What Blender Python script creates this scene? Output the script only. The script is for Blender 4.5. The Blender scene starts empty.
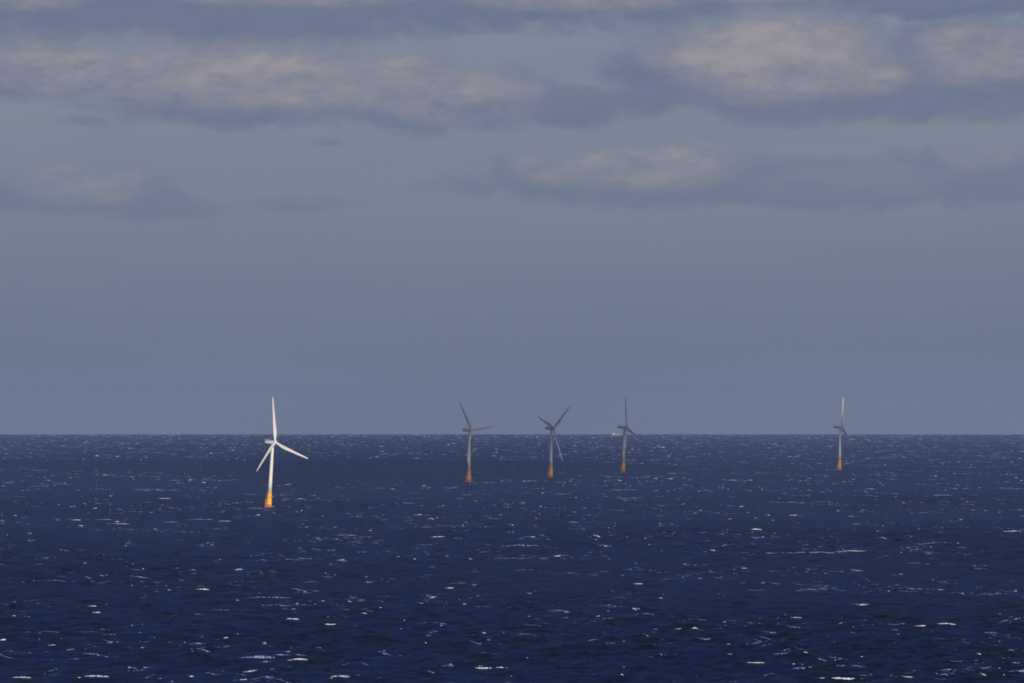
import bpy, math, random
import numpy as np
from mathutils import Vector, Matrix

S = bpy.context.scene
COL = S.collection
rad = math.radians
rng = np.random.default_rng(11)
random.seed(5)

# ------------------------------------------------------------------ camera
F = 5441.0            # focal length in pixels of a 1024 wide frame (about a 190 mm lens)
EYE = 172.0           # height of the clifftop above the sea
RE = 7.4e6            # earth radius with ordinary refraction
DIP = math.sqrt(2 * EYE / RE)
HORIZON = 434.2       # row of the horizon in the photograph
CX, CY = 512.0, 341.5
cam_d = bpy.data.cameras.new('camera')
cam_d.sensor_width = 36.0
cam_d.lens = F / 1024.0 * 36.0
cam_d.clip_start = 1.0
cam_d.clip_end = 150000.0
cam = bpy.data.objects.new('camera', cam_d)
COL.objects.link(cam)
PITCH = (HORIZON - CY) / F - DIP
cam.location = (0, 0, EYE)
cam.rotation_euler = (math.pi / 2 + PITCH, 0, 0)
S.camera = cam

S.render.engine = 'CYCLES'
S.cycles.use_denoising = True
S.cycles.max_bounces = 6
S.cycles.volume_bounces = 1
S.cycles.pixel_filter_type = 'BLACKMAN_HARRIS'
S.cycles.filter_width = 1.75
S.view_settings.view_transform = 'Standard'
S.view_settings.look = 'None'
S.view_settings.exposure = 0.0
S.view_settings.gamma = 1.0
S.view_settings.use_curve_mapping = False

# ------------------------------------------------------------------ sun and sky
SUN_EL, SUN_AZ = rad(14.0), rad(165.0)     # azimuth clockwise from +Y, the sun is behind the camera
TO_SUN = Vector((math.sin(SUN_AZ) * math.cos(SUN_EL), math.cos(SUN_AZ) * math.cos(SUN_EL), math.sin(SUN_EL)))
sun_d = bpy.data.lights.new('sun', 'SUN')
sun_d.energy = 5.0
sun_d.angle = rad(0.53)
sun_d.color = (1.0, 0.88, 0.72)
sun = bpy.data.objects.new('sun', sun_d)
sun.rotation_euler = TO_SUN.to_track_quat('Z', 'Y').to_euler()
COL.objects.link(sun)

SKY = 0.05
world = bpy.data.worlds.new('World')
S.world = world
world.use_nodes = True
WT = world.node_tree


class N:
    """A socket with arithmetic, so that node graphs can be written as formulas."""
    def __init__(self, tree, sock):
        self.t, self.s = tree, sock

    def _m(self, op, *args):
        n = self.t.nodes.new('ShaderNodeMath')
        n.operation = op
        for i, a in enumerate((self,) + args):
            if isinstance(a, N):
                self.t.links.new(a.s, n.inputs[i])
            else:
                n.inputs[i].default_value = a
        return N(self.t, n.outputs[0])

    def __add__(self, o): return self._m('ADD', o)
    def __sub__(self, o): return self._m('SUBTRACT', o)
    def __mul__(self, o): return self._m('MULTIPLY', o)
    def __truediv__(self, o): return self._m('DIVIDE', o)
    def mad(self, a, b): return self._m('MULTIPLY_ADD', a, b)
    def max(self, o): return self._m('MAXIMUM', o)
    def min(self, o): return self._m('MINIMUM', o)
    def f(self, op, *a): return self._m(op, *a)

    def smooth(self, a, b, lo=0.0, hi=1.0):
        n = self.t.nodes.new('ShaderNodeMapRange')
        n.interpolation_type = 'SMOOTHSTEP'
        self.t.links.new(self.s, n.inputs[0])
        for i, v in ((1, a), (2, b), (3, lo), (4, hi)):
            n.inputs[i].default_value = v
        return N(self.t, n.outputs[0])


def combine(tree, x, y, z=0.0):
    n = tree.nodes.new('ShaderNodeCombineXYZ')
    for i, v in enumerate((x, y, z)):
        if isinstance(v, N):
            tree.links.new(v.s, n.inputs[i])
        else:
            n.inputs[i].default_value = v
    return n.outputs[0]


def noise(tree, vec, scale=1.0, detail=4.0, rough=0.55, dim='3D', distort=0.0):
    n = tree.nodes.new('ShaderNodeTexNoise')
    n.noise_dimensions = dim
    n.inputs['Scale'].default_value = scale
    n.inputs['Detail'].default_value = detail
    n.inputs['Roughness'].default_value = rough
    n.inputs['Distortion'].default_value = distort
    tree.links.new(vec, n.inputs['Vector'])
    return N(tree, n.outputs[0])


def mixc(tree, fac, a, b, mode='MIX'):
    n = tree.nodes.new('ShaderNodeMix')
    n.data_type = 'RGBA'
    n.blend_type = mode
    for i, v in ((0, fac), (6, a), (7, b)):
        if isinstance(v, N):
            tree.links.new(v.s, n.inputs[i])
        elif hasattr(v, 'node'):
            tree.links.new(v, n.inputs[i])
        elif isinstance(v, tuple):
            n.inputs[i].default_value = (*v, 1.0)
        else:
            n.inputs[i].default_value = v
    return n.outputs[2]


# cloud banks: centre and radii in units of 1/5441 radian (X to the right from the left edge of
# the view, Y downwards from 7.6 units per 0.08 degree above the horizon), weight lowers the density
BANKS = [
    # x, y, rx, r_up, r_down, thin
    (60, 2, 260, 60, 46, 0.0), (260, 10, 210, 60, 48, -0.1), (470, 0, 200, 60, 40, 0.0),
    (640, -5, 190, 50, 36, 0.0), (960, 0, 220, 60, 24, -0.1), (800, -12, 140, 40, 30, 0.2),
    (60, 78, 160, 38, 28, -0.1), (230, 90, 190, 44, 40, -0.2), (420, 98, 150, 40, 40, -0.1),
    (500, 112, 110, 26, 26, 0.25), (574, 106, 52, 24, 24, 0.0), (90, 124, 50, 8, 8, 0.45),
    (690, 72, 95, 46, 44, -0.1), (780, 72, 120, 58, 48, -0.25), (890, 92, 120, 34, 32, -0.1),
    (980, 72, 120, 56, 56, -0.1), (640, 95, 60, 34, 30, 0.15),
    (590, 176, 100, 36, 32, 0.0), (680, 182, 130, 40, 30, -0.1), (830, 188, 140, 34, 26, -0.05),
    (970, 182, 110, 40, 30, 0.1),
    (40, 198, 75, 32, 22, 0.18), (115, 200, 80, 34, 24, 0.2), (180, 212, 80, 16, 14, 0.3),
    (290, 204, 90, 18, 15, 0.45), (455, 186, 70, 22, 18, 0.32), (333, 145, 15, 6, 6, 0.25),
]
LIT = [
    # x, y, rx, ry, strength : where the evening sun reaches the banks
    (772, 62, 130, 48, 0.95), (690, 60, 60, 26, 0.45), (860, 82, 60, 22, 0.6), (980, 62, 90, 34, 0.55),
    (290, 82, 190, 38, 0.75), (120, 78, 170, 36, 0.62), (60, 68, 80, 28, 0.55), (450, 102, 100, 30, 0.55),
    (640, 172, 110, 26, 0.6), (560, 172, 60, 22, 0.4), (700, 166, 60, 20, 0.4), (860, 190, 120, 18, 0.15),
    (980, 160, 50, 20, 0.35),
    (85, 188, 80, 24, 0.5), (300, 0, 160, 14, 0.5), (30, 4, 70, 16, 0.5), (580, 4, 140, 16, 0.6),
    (760, 2, 90, 10, 0.5), (515, 96, 40, 12, 0.4),
]

# group: density of cloud at (X, Y)
G = bpy.data.node_groups.new('cloud_density', 'ShaderNodeTree')
G.interface.new_socket('P', in_out='INPUT', socket_type='NodeSocketVector')
G.interface.new_socket('Density', in_out='OUTPUT', socket_type='NodeSocketFloat')
gi = G.nodes.new('NodeGroupInput')
go = G.nodes.new('NodeGroupOutput')
sep = G.nodes.new('ShaderNodeSeparateXYZ')
G.links.new(gi.outputs[0], sep.inputs[0])
X0, Y0 = N(G, sep.outputs[0]), N(G, sep.outputs[1])
w1 = noise(G, combine(G, X0 / 150, Y0 / 60, 3.1), 1, 3)
w2 = noise(G, combine(G, X0 / 110, Y0 / 50, 9.7), 1, 4)
X = (w1 - 0.5).mad(90.0, X0)
Y = (w2 - 0.5).mad(34.0, Y0)
best = None
for (cx, cy, rx, ru, rd, thin) in BANKS:
    dx = X.mad(1 / rx, -cx / rx)
    dy = Y.mad(-1 / ru, cy / ru).max(Y.mad(1 / rd, -cy / rd))
    r2 = dx * dx + dy.mad(dy, thin)
    best = r2 if best is None else best.min(r2)
core = best.mad(-1.0, 1.0).max(-1.2)
fb = noise(G, combine(G, X0 / 64, Y0 / 27, 1.7), 1, 8, 0.6)
fb2 = noise(G, combine(G, X0 / 17, Y0 / 11.5, 5.2), 1, 6, 0.65)
# the rest of the sky, away from this view: broken cloud of the same kind
away = (X0 - 512).f('ABSOLUTE').smooth(560, 800).max(Y0.mad(-1.0, 0.0).smooth(20, 200))
gen = noise(G, combine(G, X0 / 420, Y0 / 110, 7.7), 1, 6, 0.55)
behind = (X0 - 512).f('ABSOLUTE').smooth(5500, 10000)          # heavy unseen cloud added on the low sun's side to dim its glow
gen = (gen - 0.52).mad(3.0, 0.0) - Y0.smooth(120, 230, 0.0, 2.0) * (behind.mad(-1.0, 1.0)) + behind * 0.9
core = core * (away.mad(-1.0, 1.0)) + gen * away
dens = core + (fb - 0.5) * 2.1 + (fb2 - 0.5) * 0.95
G.links.new(dens.s, go.inputs[0])

for n in list(WT.nodes):
    WT.nodes.remove(n)
wo = WT.nodes.new('ShaderNodeOutputWorld')
bg = WT.nodes.new('ShaderNodeBackground')
bg.inputs[1].default_value = SKY
WT.links.new(bg.outputs[0], wo.inputs[0])
sky = WT.nodes.new('ShaderNodeTexSky')
sky.sky_type = 'NISHITA'
sky.sun_disc = False
sky.sun_elevation = SUN_EL
sky.sun_rotation = SUN_AZ
sky.altitude = 100
sky.air_density = 1.0
sky.dust_density = 1.0
sky.ozone_density = 1.0
tc = WT.nodes.new('ShaderNodeTexCoord')
sp = WT.nodes.new('ShaderNodeSeparateXYZ')
WT.links.new(tc.outputs['Generated'], sp.inputs[0])
dx_, dy_, dz_ = (N(WT, sp.outputs[i]) for i in range(3))
azi = dx_.f('ARCTAN2', dy_)
ele = dz_.f('ARCSINE')
PX = azi.mad(F, CX)
PY = (ele + DIP).mad(-F, HORIZON)


def ramp(tree, fac, stops):
    n = tree.nodes.new('ShaderNodeValToRGB')
    cr = n.color_ramp
    while len(cr.elements) < len(stops):
        cr.elements.new(0.5)
    for e, (p, c) in zip(cr.elements, stops):
        e.position = p
        e.color = (*c, 1.0)
    tree.links.new(fac.s, n.inputs[0])
    return n.outputs[0]


# clear sky: a veil of distant haze lies over the lowest degrees of the blue
veil = ramp(WT, ele.mad(1 / 0.16, 0.0), [
    (0.00, (0.188, 0.219, 0.276)), (0.012, (0.181, 0.214, 0.275)), (0.03, (0.166, 0.203, 0.277)), (0.06, (0.155, 0.191, 0.266)), (0.12, (0.166, 0.203, 0.274)), (0.22, (0.193, 0.231, 0.292)),
    (0.36, (0.224, 0.256, 0.320)), (0.48, (0.217, 0.260, 0.336)), (1.00, (0.12, 0.19, 0.30))])
film = noise(WT, combine(WT, PX / 520, PY / 46, 4.4), 1, 5, 0.6)      # faint layers in the distant haze
film2 = noise(WT, combine(WT, PX / 260, PY / 90, 8.4), 1, 4, 0.55)
veil = mixc(WT, (film.smooth(0.35, 0.75) * 0.10 + film2.smooth(0.4, 0.8) * 0.10), veil, (0.125, 0.158, 0.245))
veil_s = mixc(WT, 1.0, veil, (1 / SKY, 1 / SKY, 1 / SKY), 'MULTIPLY')
clear = mixc(WT, ele.smooth(0.06, 0.30), veil_s, sky.outputs[0])


def dens_at(px, py):
    g = WT.nodes.new('ShaderNodeGroup')
    g.node_tree = G
    WT.links.new(combine(WT, px, py), g.inputs[0])
    return N(WT, g.outputs[0])


d0 = dens_at(PX, PY)
d1 = dens_at(PX - 5.0, PY - 12.0)
d2 = dens_at(PX - 2.0, PY - 4.0)
lit = None
for (cx, cy, rx, ry, st) in LIT:
    ax = PX.mad(1 / rx, -cx / rx)
    ay = PY.mad(1 / (ry * 1.15), -(cy - 7) / (ry * 1.15))
    b = (ax * ax + ay * ay).mad(-1.0, 1.15).smooth(0.0, 0.95) * (st * 0.95)
    lit = b if lit is None else lit.max(b)
far_lit = PY.mad(-1.0, 0.0).smooth(20, 200) * (PX - 512).f('ABSOLUTE').smooth(5500, 10000, 0.4, 0.05)
lit = lit.max(far_lit)
relief = (d0 - d1) + (d0 - d2) * 0.8
mott = noise(WT, combine(WT, PX / 46, PY / 24, 2.2), 1, 5, 0.6)
shade = (lit * mott.smooth(0.25, 0.75, 0.62, 1.12) * 0.84 + 0.09 + (relief * 0.30 + (mott - 0.5) * 0.36) * (lit * 1.3 + 0.3).min(1.0)).max(0.0).min(1.0)
cloud_c = mixc(WT, shade, (0.128 / SKY, 0.163 / SKY, 0.266 / SKY), (0.330 / SKY, 0.304 / SKY, 0.338 / SKY))
mask = d0.smooth(-0.16, 0.78) * (PY.smooth(30, 215, 0.88, 0.56))
total = mixc(WT, mask, clear, cloud_c)
WT.links.new(total, bg.inputs[0])


# ------------------------------------------------------------------ helpers
def material(name, base, rough=0.6, spec=0.5, wear=None):
    """Principled paint with a procedural unevenness of its own colour."""
    m = bpy.data.materials.new(name)
    m.use_nodes = True
    t = m.node_tree
    p = t.nodes['Principled BSDF']
    p.inputs['Roughness'].default_value = rough
    p.inputs['Specular IOR Level'].default_value = spec
    if wear is None:
        wear = tuple(c * 0.82 for c in base)
    co = t.nodes.new('ShaderNodeTexCoord')
    mp = t.nodes.new('ShaderNodeMapping')
    mp.inputs['Scale'].default_value = (0.6, 0.6, 0.12)
    t.links.new(co.outputs['Object'], mp.inputs[0])
    nz = noise(t, mp.outputs[0], 1.0, 5, 0.6)
    t.links.new(mixc(t, nz.smooth(0.42, 0.7), base, wear), p.inputs['Base Color'])
    return m


def mesh_obj(name, verts, faces, mat, parent=None, smooth=True):
    me = bpy.data.meshes.new(name)
    me.from_pydata([tuple(v) for v in verts], [], faces)
    me.validate()
    me.update()
    if smooth:
        me.polygons.foreach_set('use_smooth', [True] * len(me.polygons))
    me.materials.append(mat)
    o = bpy.data.objects.new(name, me)
    COL.objects.link(o)
    if parent is not None:
        o.parent = parent
    return o


class Geo:
    """Collects shapes that become one mesh."""
    def __init__(self):
        self.v, self.f = [], []

    def loft(self, rings, cap=True):
        b = len(self.v)
        n = len(rings[0])
        for r in rings:
            self.v += [tuple(p) for p in r]
        for i in range(len(rings) - 1):
            for j in range(n):
                k = (j + 1) % n
                self.f.append((b + i * n + j, b + i * n + k, b + (i + 1) * n + k, b + (i + 1) * n + j))
        if cap:
            self.f.append(tuple(b + j for j in reversed(range(n))))
            e = b + (len(rings) - 1) * n
            self.f.append(tuple(e + j for j in range(n)))
        return self

    def lathe(self, prof, n=32, M=None):
        rings = []
        for (r, z) in prof:
            ring = [Vector((r * math.cos(2 * math.pi * k / n), r * math.sin(2 * math.pi * k / n), z)) for k in range(n)]
            rings.append([M @ p for p in ring] if M else ring)
        return self.loft(rings)

    def tube(self, a, b, r, n=8):
        a, b = Vector(a), Vector(b)
        q = (b - a).to_track_quat('Z', 'Y').to_matrix().to_4x4()
        M = Matrix.Translation(a) @ q
        L = (b - a).length
        return self.lathe([(r, 0), (r, L)], n, M)

    def box(self, c, s, M=None):
        c = Vector(c)
        hx, hy, hz = (v / 2 for v in s)
        ring = lambda z: [c + Vector((x, y, z)) for x, y in ((-hx, -hy), (hx, -hy), (hx, hy), (-hx, hy))]
        rings = [ring(-hz), ring(hz)]
        if M:
            rings = [[M @ p for p in r] for r in rings]
        return self.loft(rings)

    def build(self, name, mat, parent=None, smooth=True):
        return mesh_obj(name, self.v, self.f, mat, parent, smooth)


def sea_level(x, y):
    return -(x * x + y * y) / (2 * RE)


def range_at(row):
    """Distance of the sea surface seen at that image row."""
    ang = DIP + (row - HORIZON) / F
    return RE * (ang - math.sqrt(max(ang * ang - DIP * DIP, 0.0)))


def at(px, row):
    d = range_at(row)
    a = math.atan((px - CX) / F)
    x, y = d * math.sin(a), d * math.cos(a)
    return x, y, sea_level(x, y)


# ------------------------------------------------------------------ the sea
WIND = math.atan2(0.629, -0.777)          # waves run away to the left, the wind comes from the right
comps = []
for i in range(46):
    lam = 9.0 * (130.0 / 9.0) ** ((i + rng.random()) / 46)
    th = WIND + rng.normal(0, 0.62)
    amp = 0.0165 * lam ** 0.72 * (0.7 + 0.6 * rng.random())
    if lam > 36:
        amp *= (36 / lam) ** 1.15
    k = 2 * math.pi / lam
    comps.append((k * math.cos(th), k * math.sin(th), amp, rng.random() * 6.283, lam))


def wave_height(x, y, dr=None, gain=1.0):
    h = np.zeros_like(x)
    # slow variation of the sea state, so that the swell does not repeat
    g = 1.0 + 0.25 * np.sin(x * 0.0031 + y * 0.0017 + 1.0) + 0.2 * np.sin(x * 0.0013 - y * 0.0024 + 4.0)
    for kx, ky, a, ph, lam in comps:
        wgt = a
        if dr is not None:
            q = np.clip(lam / dr / 2.2 - 0.8, 0, 1)
            if not np.any(q > 0):
                continue
            wgt = a * q
        s = np.sin(kx * x + ky * y + ph)
        h += wgt * (s + 0.22 * (s * s - 0.5) * 2)      # sharpened crests
    return h * g


rows = [np.geomspace(30, 2900, 70)[:-1], np.arange(2900, 5600, 3.2), np.arange(5600, 7200, 5.0), np.arange(7200, 10000, 8.0),
        np.arange(10000, 17000, 17.0)]
far = [17000.0]
while far[-1] < 54000:
    far.append(far[-1] + 32 + (far[-1] - 17000) * 0.0035)
rows = np.concatenate(rows + [np.array(far)])
th_in = np.linspace(-0.128, 0.128, 1120)
edge = 0.128 + np.geomspace(0.002, 1.1, 46)
ths = np.concatenate([-edge[::-1], th_in, edge])
dr = np.gradient(rows)
nR, nT = len(rows), len(ths)
R2, T2 = np.meshgrid(rows, ths, indexing='ij')
DR2 = np.repeat(dr[:, None], nT, 1)
dth = np.gradient(ths)
DR2 = np.maximum(DR2, R2 * dth[None, :])
SX, SY = R2 * np.sin(T2), R2 * np.cos(T2)
SZ = sea_level(SX, SY)
blk = 120
for i in range(0, nR, blk):
    SZ[i:i + blk] += wave_height(SX[i:i + blk], SY[i:i + blk], DR2[i:i + blk])
co = np.stack([SX, SY, SZ], -1).reshape(-1, 3).astype(np.float32)
ii = (np.arange(nR - 1)[:, None] * nT + np.arange(nT - 1)[None, :]).reshape(-1)
quads = np.stack([ii, ii + 1, ii + nT + 1, ii + nT], -1).astype(np.int32)


def big_mesh(name, co, quads, mat):
    me = bpy.data.meshes.new(name)
    me.vertices.add(len(co))
    me.vertices.foreach_set('co', np.ascontiguousarray(co, np.float32).ravel())
    nq, k = quads.shape
    me.loops.add(nq * k)
    me.loops.foreach_set('vertex_index', quads.ravel())
    me.polygons.add(nq)
    me.polygons.foreach_set('loop_start', np.arange(0, nq * k, k, dtype=np.int32))
    me.polygons.foreach_set('use_smooth', np.ones(nq, bool))
    me.update(calc_edges=True)
    me.materials.append(mat)
    o = bpy.data.objects.new(name, me)
    COL.objects.link(o)
    return o


sea_m = bpy.data.materials.new('sea_water')
sea_m.use_nodes = True
t = sea_m.node_tree
t.nodes.remove(t.nodes['Principled BSDF'])
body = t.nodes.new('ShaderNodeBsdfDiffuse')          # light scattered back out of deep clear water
gloss = t.nodes.new('ShaderNodeBsdfGlossy')          # the wind-roughened surface
gloss.inputs['Roughness'].default_value = 0.22
gloss.inputs['Color'].default_value = (0.40, 0.54, 1.0, 1)
fres = t.nodes.new('ShaderNodeFresnel')
fres.inputs['IOR'].default_value = 1.33
blend = t.nodes.new('ShaderNodeMixShader')
t.links.new((N(t, fres.outputs[0]) * 0.31).min(0.23).s, blend.inputs[0])
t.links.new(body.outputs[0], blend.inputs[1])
t.links.new(gloss.outputs[0], blend.inputs[2])
t.links.new(blend.outputs[0], t.nodes['Material Output'].inputs['Surface'])
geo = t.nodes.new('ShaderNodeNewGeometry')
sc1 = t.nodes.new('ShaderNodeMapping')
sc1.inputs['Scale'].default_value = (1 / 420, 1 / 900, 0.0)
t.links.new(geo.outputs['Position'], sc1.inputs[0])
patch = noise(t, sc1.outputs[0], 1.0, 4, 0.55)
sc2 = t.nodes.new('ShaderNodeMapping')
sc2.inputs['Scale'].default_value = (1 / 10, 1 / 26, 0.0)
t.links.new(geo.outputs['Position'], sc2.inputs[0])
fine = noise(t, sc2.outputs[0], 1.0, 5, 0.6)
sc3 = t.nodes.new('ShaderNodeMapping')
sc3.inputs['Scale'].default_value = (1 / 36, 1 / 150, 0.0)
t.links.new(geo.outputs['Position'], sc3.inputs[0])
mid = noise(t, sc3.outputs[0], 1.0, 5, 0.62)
mixw = (patch - 0.5) * 0.5 + (fine - 0.5) * 2.0 + (mid - 0.5) * 3.0  # light and dark of wave ripples painted into the water colour
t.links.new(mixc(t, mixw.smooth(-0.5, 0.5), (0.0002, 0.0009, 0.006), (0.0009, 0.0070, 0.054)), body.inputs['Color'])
rip = noise(t, geo.outputs['Position'], 0.16, 5, 0.62)
bp = t.nodes.new('ShaderNodeBump')
bp.inputs['Strength'].default_value = 0.8
bp.inputs['Distance'].default_value = 1.6
t.links.new(rip.s, bp.inputs['Height'])
for nd in (body, gloss, fres):
    t.links.new(bp.outputs[0], nd.inputs['Normal'])
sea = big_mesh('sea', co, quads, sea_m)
sea['kind'] = 'structure'
del SX, SY, SZ, R2, T2, DR2, co, quads

# ------------------------------------------------------------------ whitecaps
foam_m = material('breaking_foam', (0.60, 0.63, 0.66), 0.9, 0.2, (0.40, 0.45, 0.52))
streak_m = material('thin_foam', (0.22, 0.30, 0.50), 0.8, 0.2, (0.10, 0.14, 0.28))


def foam_mesh(name, mat, pts, lens, wids, hgts, dirs, n, lift, dissolve, flat=0.0):
    """One ragged ribbon of foam per point, riding on the waves."""
    m = len(pts)
    s = np.linspace(-0.5, 0.5, n)[None, :]
    jag = rng.random((m, n))
    prof = (1 - (2 * np.abs(s)) ** 2.5) * (0.35 + 0.85 * jag)
    prof[:, 0] = prof[:, -1] = 0.02
    head = 0.55 + 0.9 * np.clip(s + 0.25 + rng.normal(0, 0.3, (m, 1)), 0, 1)       # one end breaks hardest
    wob = np.cumsum(rng.normal(0, 0.16, (m, n)), 1)
    wob -= wob.mean(1, keepdims=True)
    cx = pts[:, 0:1] + dirs[:, 0:1] * lens[:, None] * s - dirs[:, 1:2] * wob * wids[:, None]
    cy = pts[:, 1:2] + dirs[:, 1:2] * lens[:, None] * s + dirs[:, 0:1] * wob * wids[:, None]
    w = wids[:, None] * prof * head
    h = hgts[:, None] * prof * head
    out = []
    for off, hh in ((-1.0, -0.35), (-0.45, 0.75), (0.1, 1.0), (1.0, -0.3)):
        x = cx + dirs[:, 1:2] * w * off
        y = cy - dirs[:, 0:1] * w * off
        hc = wave_height(pts[:, 0:1], pts[:, 1:2])
        z = sea_level(x, y) + wave_height(x, y) * (1 - flat) + hc * flat + lift + h * hh
        out.append(np.stack([x, y, z], -1))
    V = np.stack(out, 2)                       # m, n, 4, 3
    idx = np.arange(m * n * 4).reshape(m, n, 4)
    q = np.stack([idx[:, :-1, :-1], idx[:, 1:, :-1], idx[:, 1:, 1:], idx[:, :-1, 1:]], -1)
    if dissolve > 0:
        keep = rng.random(q.shape[:3]) > dissolve
        q = q[keep]
    q = q.reshape(-1, 4)
    return V.reshape(-1, 3), q.astype(np.int32)


def scatter(num, d0, d1, tries):
    u = rng.random((num, tries))
    d = np.sqrt(d0 * d0 + u * (d1 * d1 - d0 * d0))
    a = rng.uniform(-0.12, 0.12, (num, tries))
    x, y = d * np.sin(a), d * np.cos(a)
    # gusts: caps gather in patches
    g = np.sin(x * 0.011 + y * 0.0043 + 1.3) + np.sin(x * 0.0047 - y * 0.0091) + np.sin(x * 0.021 + y * 0.013)
    h = wave_height(x, y) + 0.55 * g
    b = h.argmax(1)
    r = np.arange(num)
    return np.stack([x[r, b], y[r, b]], -1)


def crest_dirs(m, spread):
    a = rng.normal(0.12, spread, m)
    return np.stack([np.cos(a), np.sin(a)], -1)


VV, QQ, off = [], [], 0
VS, QS, offs = [], [], 0
for (d0, d1, dens) in ((2950, 5500, 250), (5500, 9000, 170), (9000, 16000, 95), (16000, 30000, 40), (30000, 50000, 15)):
    area = 0.12 * (d1 * d1 - d0 * d0) / 1e6
    m = int(area * dens)
    grow = 1.0 + max(0.0, (d1 - 6000) / 15000)
    pts = scatter(m, d0, d1, 5)
    L = np.clip(rng.lognormal(0.28, 0.78, m), 0.6, 15) * grow
    V, q = foam_mesh('whitecaps', foam_m, pts, L, 0.35 + 0.10 * L, np.clip(0.14 + 0.062 * L / grow, 0.16, 0.7) * grow ** 0.8 * (0.55 + 0.8 * rng.random(m)),
                     crest_dirs(m, 0.45), 8, 0.10, 0.10)
    VV.append(V); QQ.append(q + off); off += len(V)
    m2 = int(m * 1.2)
    pk = rng.integers(0, m, m2)                      # streaks trail off from the caps
    pts = pts[pk] + np.stack([rng.normal(0, 9, m2), rng.normal(0, 26, m2)], -1)
    L = np.clip(rng.lognormal(2.1, 0.6, m2), 4, 46) * grow
    V, q = foam_mesh('foam', streak_m, pts, L, 0.5 + 0.10 * L, np.full(m2, 0.22) * grow, crest_dirs(m2, 0.25), 12, 0.35, 0.34)
    VS.append(V); QS.append(q + offs); offs += len(V)

# the largest breakers and streaks of this moment: column, row, width in columns, bright or thin
BIG = [(120, 524, 24, 1), (76, 520, 11, 1), (107, 520, 20, 0), (198, 521, 32, 0), (224, 521, 14, 1), (170, 523, 16, 0),
       (268, 600, 46, 0), (436, 538, 14, 1), (853, 552, 34, 1), (790, 553, 120, 0), (1009, 531, 20, 1), (203, 591, 14, 1),
       (448, 589, 10, 1), (100, 612, 10, 1), (340, 560, 9, 1), (332, 624, 18, 1), (295, 620, 14, 1), (756, 662, 20, 1),
       (838, 677, 48, 1), (900, 678, 18, 1), (485, 668, 22, 1), (503, 668, 9, 1), (340, 676, 20, 1), (50, 645, 8, 1),
       (946, 626, 20, 1), (917, 626, 12, 1), (943, 496, 22, 0), (255, 661, 40, 0), (98, 677, 26, 1), (930, 545, 30, 0),
       (163, 499, 14, 1), (186, 468, 14, 0), (620, 490, 40, 0), (732, 481, 12, 1), (868, 489, 14, 0), (520, 547, 40, 0),
       (300, 661, 22, 1), (22, 678, 20, 1), (640, 585, 10, 1), (795, 620, 12, 1), (792, 516, 10, 1), (345, 536, 24, 0),
       (484, 482.8, 26, 0), (830, 470.4, 22, 0), (256, 508.4, 22, 0)]
WASH = [(268.9, 507.9), (469.0, 482.4), (550.8, 477.3), (623.3, 472.4), (839.5, 469.7)]     # water breaking round the spars
for bright in (1, 0):
    sel = [b for b in BIG if b[3] == bright]
    P, L = [], []
    for (c, r, wpx, _) in sel:
        x, y, _z = at(c, r)
        gx = x + rng.uniform(-2, 2, 60)
        gy = y + rng.uniform(-22, 22, 60)
        k = wave_height(gx, gy).argmax()
        P.append((gx[k], gy[k]))
        L.append(wpx * math.hypot(x, y) / F)
    if bright:
        for c, r in WASH:
            x, y, _z = at(c, r)
            for _ in range(7):
                a = rng.uniform(math.pi, 2 * math.pi)
                P.append((x + 6.2 * math.cos(a) + rng.normal(0, 1.5), y + 6.2 * math.sin(a)))
                L.append(rng.uniform(3, 9))
    L = np.array(L)
    P = np.array(P)
    D = crest_dirs(len(L), 0.10)
    if bright:
        V, q = foam_mesh('whitecaps', foam_m, P, L, 0.6 + 0.05 * np.minimum(L, 14), np.clip(0.3 + 0.035 * L, 0.35, 0.85), D, 22, 0.15, 0.12, 0.65)
        VV.append(V); QQ.append(q + off); off += len(V)
    else:
        V, q = foam_mesh('foam', streak_m, P, L, 1.2 + 0.03 * L, np.full(len(L), 0.9), D, 34, 0.5, 0.18, 0.6)
        VS.append(V); QS.append(q + offs); offs += len(V)
caps = big_mesh('whitecaps', np.concatenate(VV), np.concatenate(QQ), foam_m)
caps['kind'] = 'stuff'
caps['label'] = 'white breaking crests scattered over the dark blue sea'
streaks = big_mesh('sea_foam', np.concatenate(VS), np.concatenate(QS), streak_m)
streaks['kind'] = 'stuff'
streaks['label'] = 'thin bluish foam streaks trailing over the dark blue sea'

# ------------------------------------------------------------------ haze over the water
haze_m = bpy.data.materials.new('sea_haze')
haze_m.use_nodes = True
t = haze_m.node_tree
t.nodes.remove(t.nodes['Principled BSDF'])
pv = t.nodes.new('ShaderNodeVolumePrincipled')
pv.inputs['Color'].default_value = (0.35, 0.48, 0.86, 1)
pv.inputs['Density'].default_value = 1.5e-5
pv.inputs['Anisotropy'].default_value = 0.08
t.links.new(pv.outputs[0], t.nodes['Material Output'].inputs['Volume'])
g = Geo().box((0, 27500, -2900), (130000, 57000, 6360))
haze = g.build('haze', haze_m, None, False)
haze['kind'] = 'stuff'
haze['label'] = 'thin bluish sea haze over the whole water'

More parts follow.
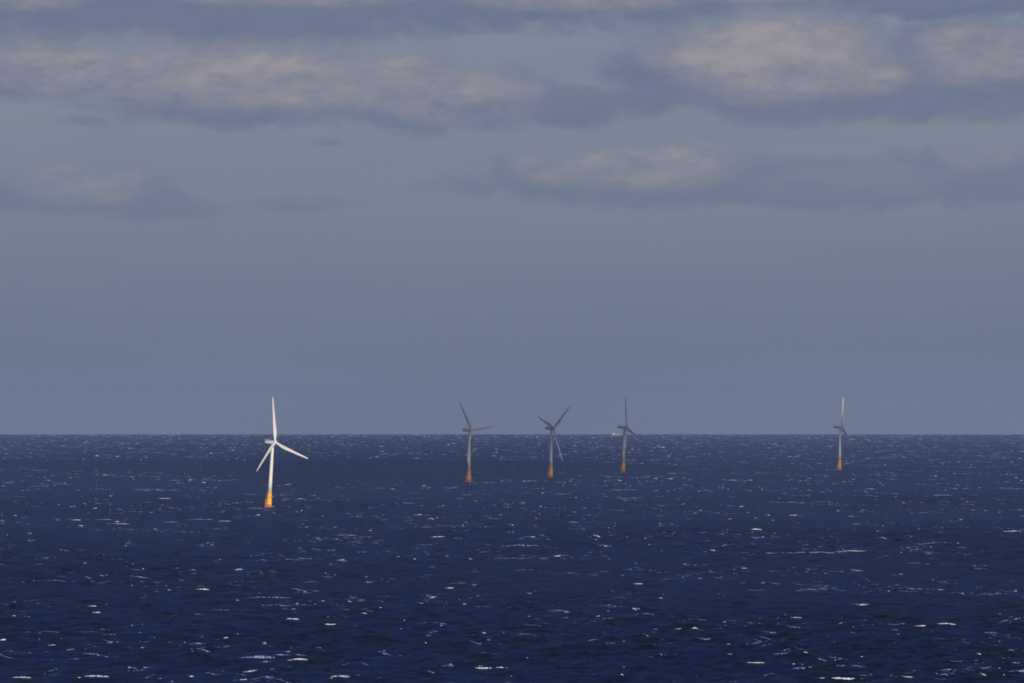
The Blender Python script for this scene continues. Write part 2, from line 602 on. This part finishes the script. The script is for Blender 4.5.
# ------------------------------------------------------------------ a cloud bank above, shading the far water
def build_cloud():
    base = 1500.0
    k = base / math.tan(SUN_EL)
    ox, oy = TO_SUN.x / math.hypot(TO_SUN.x, TO_SUN.y) * k, TO_SUN.y / math.hypot(TO_SUN.x, TO_SUN.y) * k
    # edges of its shadow on the water: x, near edge, far edge
    EX = [-3200, -1500, -700, -420, -92, 88, 274, 560, 838, 1100, 1500, 3200]
    EN = [15200, 14600, 13000, 11350, 11930, 12660, 13610, 13880, 13950, 13940, 13760, 12600]
    EF = [15900, 15700, 15600, 15700, 15900, 15900, 15500, 14500, 14085, 14075, 14150, 14600]
    nx, ny = 150, 48
    V, Fc = [], []
    from mathutils import noise as mn
    for side in (0, 1):
        for j in range(ny + 1):
            for i in range(nx + 1):
                u, v = i / nx * 2 - 1, j / ny * 2 - 1
                sx = u * 3200
                n0, f0 = np.interp(sx, EX, EN), np.interp(sx, EX, EF)
                wide = min(1.0, (f0 - n0) / 2400)
                lump = 0.5 + 0.5 * mn.fractal(Vector((u * 6.2, v * 3.2, side * 7.0)), 0.9, 2.0, 5)
                e = Vector((u * 9.0, v * 3.0, 20.0))
                side_rim = max(0.0, 1 - abs(u) ** 6) ** 0.5
                if j <= 8:                       # thin veil ahead of the bank, added to half-shade the lower towers
                    yy = n0 - 800 * (1 - j / 8)
                    thick = (11 + 11 * lump) * min(1.0, j / 2) * np.interp(sx, [-600, -300, 400, 700], [0.3, 1.15, 1.1, 0.75])
                else:
                    q = (j - 8) / (ny - 8)
                    yy = n0 + 20 + q * (f0 - n0 - 20)
                    thick = (22 + 430 * lump * wide) * max(0.0, 1 - q ** 10) ** 0.5
                x = sx + ox + 40 * mn.noise(e * 2)
                y = yy + oy + 30 * mn.noise(e * 2 + Vector((7, 3, 1)))
                z = base + (0 if side == 0 else thick * side_rim)
                V.append((x, y, z))
    n1 = (nx + 1) * (ny + 1)
    w = nx + 1
    for j in range(ny):
        for i in range(nx):
            a = j * w + i
            Fc.append((a, a + w, a + w + 1, a + 1))
            Fc.append((n1 + a, n1 + a + 1, n1 + a + w + 1, n1 + a + w))
    ring = [i for i in range(nx)] + [nx + j * w for j in range(ny)] + [ny * w + nx - i for i in range(nx)] + [(ny - j) * w for j in range(ny)]
    for a, b in zip(ring, ring[1:] + ring[:1]):
        Fc.append((a, b, n1 + b, n1 + a))
    m = bpy.data.materials.new('cloud_vapour')
    m.use_nodes = True
    tt = m.node_tree
    tt.nodes.remove(tt.nodes['Principled BSDF'])
    v = tt.nodes.new('ShaderNodeVolumePrincipled')
    v.inputs['Color'].default_value = (0.95, 0.95, 0.96, 1)
    v.inputs['Density'].default_value = 0.02
    v.inputs['Anisotropy'].default_value = 0.3
    tt.links.new(v.outputs[0], tt.nodes['Material Output'].inputs['Volume'])
    o = mesh_obj('cloud', V, Fc, m)
    o['kind'] = 'stuff'
    o['label'] = 'low grey cloud bank above the water, its shadow on the far turbines'


build_cloud()

# ------------------------------------------------------------------ wind turbines
white_m = material('turbine_white', (0.63, 0.625, 0.60), 0.45, 0.4, (0.58, 0.57, 0.55))
nac_m = material('nacelle_white', (0.57, 0.57, 0.55), 0.5, 0.4, (0.50, 0.50, 0.49))
yel_m = material('marine_yellow', (0.72, 0.39, 0.030), 0.5, 0.4, (0.64, 0.33, 0.025))
red_m = material('weathered_orange', (0.56, 0.11, 0.018), 0.6, 0.4, (0.38, 0.10, 0.035))
steel_m = material('dark_steel', (0.12, 0.12, 0.13), 0.5, 0.5)
dark_m = material('dark_band', (0.30, 0.29, 0.27), 0.6, 0.4)

HUB, TILT, CONE, RB = 108.6, rad(6.0), rad(5.5), 77.0


def blade_geo():
    """One blade along +Z from the hub, chord along X, with root, twist and a swept trailing edge."""
    st = [(0.0, 3.3, 1.0, 0), (0.03, 3.3, 1.0, 0), (0.08, 3.9, .75, 14), (0.14, 5.0, .46, 13), (0.20, 5.6, .32, 11), (0.28, 5.4, .26, 9),
          (0.38, 4.8, .22, 7), (0.5, 4.2, .19, 5), (0.62, 3.6, .18, 3.5), (0.75, 3.0, .17, 2), (0.86, 2.4, .16, 1), (0.94, 1.8, .16, 0.5),
          (0.98, 1.2, .16, 0), (1.0, 0.35, .2, 0)]
    g = Geo()
    rings = []
    n = 20
    for (s, c, tk, tw) in st:
        ring = []
        c *= 1.18
        tw = rad(tw + 6)
        blend = min(1.0, max(0.0, (s - 0.03) / 0.15))
        for k in range(n):
            a = 2 * math.pi * k / n
            x = c * (0.5 * math.cos(a) + 0.18 * blend)
            th = 0.5 * tk * c * math.sin(a) * (1 - 0.45 * blend * (0.5 + 0.5 * math.cos(a)))
            pre = 1.6 * s * s                                     # prebend away from the tower
            ring.append(Vector((x * math.cos(tw) - th * math.sin(tw), -pre - (x * math.sin(tw) + th * math.cos(tw)), 1.4 + s * (RB - 1.4))))
        rings.append(ring)
    return g.loft(rings)


def make_turbine():
    root = bpy.data.objects.new('wind_turbine', None)
    COL.objects.link(root)
    # floating spar: yellow above a weathered orange waterline
    spar = Geo().lathe([(4.75, -14), (4.7, 6.4), (4.5, 9.0), (4.1, 15.5), (3.75, 21), (3.55, 26.8), (3.75, 26.9), (3.75, 27.5), (3.4, 27.5)], 40).build('floating_spar', yel_m, root)
    g = Geo().lathe([(4.85, -12), (4.85, 6.2), (4.73, 6.3)], 40)
    g.build('waterline_band', red_m, spar)
    # boat landing with ladder, on the side away from the swell
    g = Geo()
    for sx in (-1.1, 1.1):
        g.tube((-6.0, -1.6 + sx, -4), (-6.0, -1.6 + sx, 14.5), 0.30)
        for z in (1.5, 8.0, 13.8):
            g.tube((-6.0, -1.6 + sx, z), (-4.2, -1.2 + sx * 0.8, z), 0.22)
    for z in np.arange(-2, 18.5, 0.9):
        g.tube((-5.5, -1.95, z), (-5.5, -1.25, z), 0.05, 6)
    g.tube((-5.5, -1.95, -2), (-5.5, -1.95, 19), 0.08)
    g.tube((-5.5, -1.25, -2), (-5.5, -1.25, 19), 0.08)
    g.build('boat_landing', yel_m, root)
    # service platform with railing
    pl = Geo().lathe([(3.9, 18.2), (6.1, 18.6), (6.1, 18.9), (3.9, 18.9)], 32)
    plat = pl.build('service_platform', yel_m, root, False)
    g = Geo()
    for k in range(20):
        a = 2 * math.pi * k / 20
        b = 2 * math.pi * (k + 1) / 20
        A = (5.95 * math.cos(a), 5.95 * math.sin(a))
        B = (5.95 * math.cos(b), 5.95 * math.sin(b))
        g.tube((*A, 18.9), (*A, 20.1), 0.06, 6)
        for z in (19.5, 20.1):
            g.tube((*A, z), (*B, z), 0.05, 6)
    g.build('railing', yel_m, plat)
    g = Geo()
    g.tube((-4.6, 2.4, 18.9), (-4.6, 2.4, 22.6), 0.22)
    g.tube((-4.6, 2.4, 22.5), (-7.4, 3.1, 23.3), 0.16)
    g.build('davit_crane', steel_m, plat)
    # tower
    T = Geo().lathe([(3.15, 27.5), (3.05, 45), (2.85, 62), (2.6, 80), (2.3, 98), (2.1, HUB - 3.4), (2.3, HUB - 3.3), (2.3, HUB - 2.4)], 40).build('tower', white_m, root)
    g = Geo()
    g.box((-0.1, -3.16, 29.6), (1.1, 0.16, 2.4))
    g.build('door', steel_m, T, False)
    # nacelle head: everything that yaws is given in a frame whose -Y is the rotor axis
    head = Geo()
    rings = []
    for (y, rx, rz, dz) in [(-2.9, 2.7, 2.7, 0), (-2.6, 3.0, 3.05, 0), (0, 3.15, 3.25, 0), (5, 3.15, 3.25, 0.1), (10, 3.05, 3.1, 0.15), (14.0, 2.85, 2.75, 0.25), (16.6, 2.35, 2.2, 0.4), (17.2, 1.6, 1.5, 0.45)]:
        ring = []
        for k in range(32):
            a = 2 * math.pi * k / 32
            ca, sa = math.cos(a), math.sin(a)
            e = 0.72
            ring.append(Vector((rx * math.copysign(abs(ca) ** e, ca), y, dz + rz * math.copysign(abs(sa) ** e, sa))))
        rings.append(ring)
    head.loft(rings)
    nac = head.build('nacelle', nac_m, root)
    g = Geo()
    g.box((0, 12.0, 4.05), (5.6, 8.2, 0.18))
    for x in (-2.7, 2.7):
        for y in (8.1, 10.7, 13.3, 15.9):
            g.tube((x, y, 3.0), (x, y, 5.4), 0.07, 6)
        g.tube((x, 8.1, 5.4), (x, 15.9, 5.4), 0.07, 6)
        g.tube((x, 8.1, 4.8), (x, 15.9, 4.8), 0.05, 6)
    g.tube((-2.7, 15.9, 5.4), (2.7, 15.9, 5.4), 0.07, 6)
    g.build('hoist_deck', nac_m, nac, False)
    g = Geo()
    g.tube((0.9, 7.2, 3.0), (0.9, 7.2, 6.6), 0.07, 6)
    g.tube((0.2, 7.2, 6.2), (1.6, 7.2, 6.2), 0.05, 6)
    g.build('wind_mast', steel_m, nac)
    # direct drive ring and spinner
    turn = Matrix.Rotation(math.pi / 2, 4, 'X')                    # lathe z to -y
    gen = Geo().lathe([(3.0, 2.9), (3.3, 3.0), (3.3, 4.4), (2.7, 4.6)], 40, turn).build('generator_ring', dark_m, root)
    hub = Geo().lathe([(2.5, 4.5), (2.75, 5.0), (2.8, 6.4), (2.5, 7.6), (1.8, 8.5), (0.8, 9.0), (0.1, 9.1)], 32, turn).build('hub', white_m, root)
    bg_ = blade_geo()
    blades = [bg_.build('blade', white_m, root)]
    for _ in range(2):
        b = blades[0].copy()
        COL.objects.link(b)
        b.parent = root
        blades.append(b)
    return root


def pose(root, px, row, px_size, lean, psi, az, pitch):
    """Put a turbine on the water at its place, with its own size, list, yaw and rotor angle."""
    x, y, z = at(px, row)
    d = math.hypot(x, y)
    sc = px_size * d / F / 110.0
    root.matrix_world = Matrix.Translation((x, y, z)) @ Matrix.Rotation(rad(lean), 4, 'Y') @ Matrix.Scale(sc, 4)
    yaw = Matrix.Translation((0, 0, HUB)) @ Matrix.Rotation(rad(psi), 4, 'Z')
    # rotor axis -Y nods upwards by the tilt
    headM = yaw @ Matrix.Rotation(-TILT, 4, 'X')
    nb = 0
    for ch in root.children:
        nm = ch.name.split('.')[0]
        if nm == 'nacelle':
            ch.matrix_local = yaw
        elif nm in ('generator_ring', 'hub'):
            ch.matrix_local = headM
        elif nm == 'blade':
            a = rad(az + 120 * nb)
            nb += 1
            ch.matrix_local = headM @ Matrix.Translation((0, -5.2, 0)) @ Matrix.Rotation(a, 4, 'Y') @ Matrix.Rotation(CONE, 4, 'X') @ Matrix.Rotation(rad(pitch), 4, 'Z')


def copy_tree(o, parent=None):
    c = o.copy()
    COL.objects.link(c)
    c.parent = parent
    for ch in list(o.children):
        copy_tree(ch, c)
    return c


TURBINES = [
    (268.9, 507.9, 66.3, 3.5, 51, -11, 0, 'bright sunlit white wind turbine on yellow floating base, largest and nearest, alone on the left'),
    (469.0, 482.4, 52.8, 0.4, 51, -36.5, 12, 'shaded wind turbine with one blade raised to the left and one level to the right'),
    (550.8, 477.3, 49.6, 0.9, 54, 49, 10, 'shaded wind turbine with its two upper blades spread in a V'),
    (623.3, 472.4, 45.7, 1.3, 75, -12, 50, 'shaded wind turbine with one dark blade straight up, beside the distant ship'),
    (839.5, 469.7, 43.0, 0.9, 73, 6, 80, 'smallest wind turbine, its upright blade pale in the sun, alone on the right'),
]
proto = make_turbine()
for i, (px, row, hp, lean, psi, az, pitch, label) in enumerate(TURBINES):
    o = proto if i == 0 else copy_tree(proto)
    pose(o, px, row, hp, lean, psi, az, pitch)
    o['label'] = label
    o['category'] = 'wind turbine'
    o['group'] = 'floating wind turbines standing in the sea'


# ------------------------------------------------------------------ the ship on the horizon
def make_ship():
    root = bpy.data.objects.new('supply_ship', None)
    COL.objects.link(root)
    L, B = 84.0, 17.0
    hull_m = material('ship_hull_ochre', (0.32, 0.25, 0.16), 0.5, 0.4)
    sup_m = material('ship_white', (0.46, 0.46, 0.44), 0.5, 0.4)
    glass_m = material('ship_glass', (0.03, 0.04, 0.05), 0.15, 0.6)
    g = Geo()
    rings = []
    for (u, w, deck, keel) in [(-0.5, 0.42, 6.0, -1), (-0.46, 0.48, 6.0, -3), (-0.2, 0.5, 6.0, -4), (0.15, 0.5, 6.0, -4), (0.22, 0.5, 9.0, -4), (0.36, 0.40, 9.6, -4), (0.46, 0.18, 10.4, -3), (0.50, 0.02, 11.0, 3)]:
        x = -u * L                                             # bow to the left
        w *= B
        rings.append([Vector((x, -w, deck)), Vector((x, -w * 0.96, 1)), Vector((x, -w * 0.6, keel)), Vector((x, w * 0.6, keel)), Vector((x, w * 0.96, 1)), Vector((x, w, deck))])
    g.loft(rings)
    g.build('hull', hull_m, root, False)
    g = Geo()
    g.box((-22, 0, 12.4), (15, 14.5, 6.0))
    g.box((-21.5, 0, 17.0), (12, 13, 3.2))
    g.box((-21.5, 0, 20.0), (9.5, 14, 2.8))
    sup = g.build('wheelhouse', sup_m, root, False)
    for sy in (-7.06, 7.06):
        Geo().box((-21.5, sy, 20.3), (8.6, 0.1, 1.2)).build('window', glass_m, sup, False)
    g = Geo()
    g.tube((-20, 0, 21.4), (-20, 0, 30), 0.35)
    g.tube((-22, 0, 26), (-18, 0, 26), 0.2)
    g.build('mast', sup_m, root)
    for sy in (-4.5, 4.5):
        g = Geo()
        g.lathe([(1.5, 9.4), (1.5, 19), (1.2, 20)], 16, Matrix.Translation((-11.5, sy, 0)))
        g.build('funnel', hull_m, root)
    g = Geo()
    g.lathe([(1.6, 6), (1.4, 12), (1.4, 13)], 16, Matrix.Translation((16, 5, 0)))
    g.tube((16, 5, 12.4), (33, 3, 17.0), 0.8)
    g.build('deck_crane', sup_m, root)
    for (x, w) in ((2, 9), (10, 7), (24, 12)):
        g = Geo()
        g.box((x, -1.5, 7.6), (w * 0.62, 6, 3.0))
        g.build('cargo_box', sup_m, root, False)
    x, y, z = at(616.3, 435.3)
    root.location = (x, y, z)
    root.rotation_euler = (0, 0, rad(12))
    root.scale = (0.9, 0.9, 0.9)
    root['label'] = 'pale supply ship far out on the horizon, left of a dark turbine'
    root['category'] = 'ship'


make_ship()
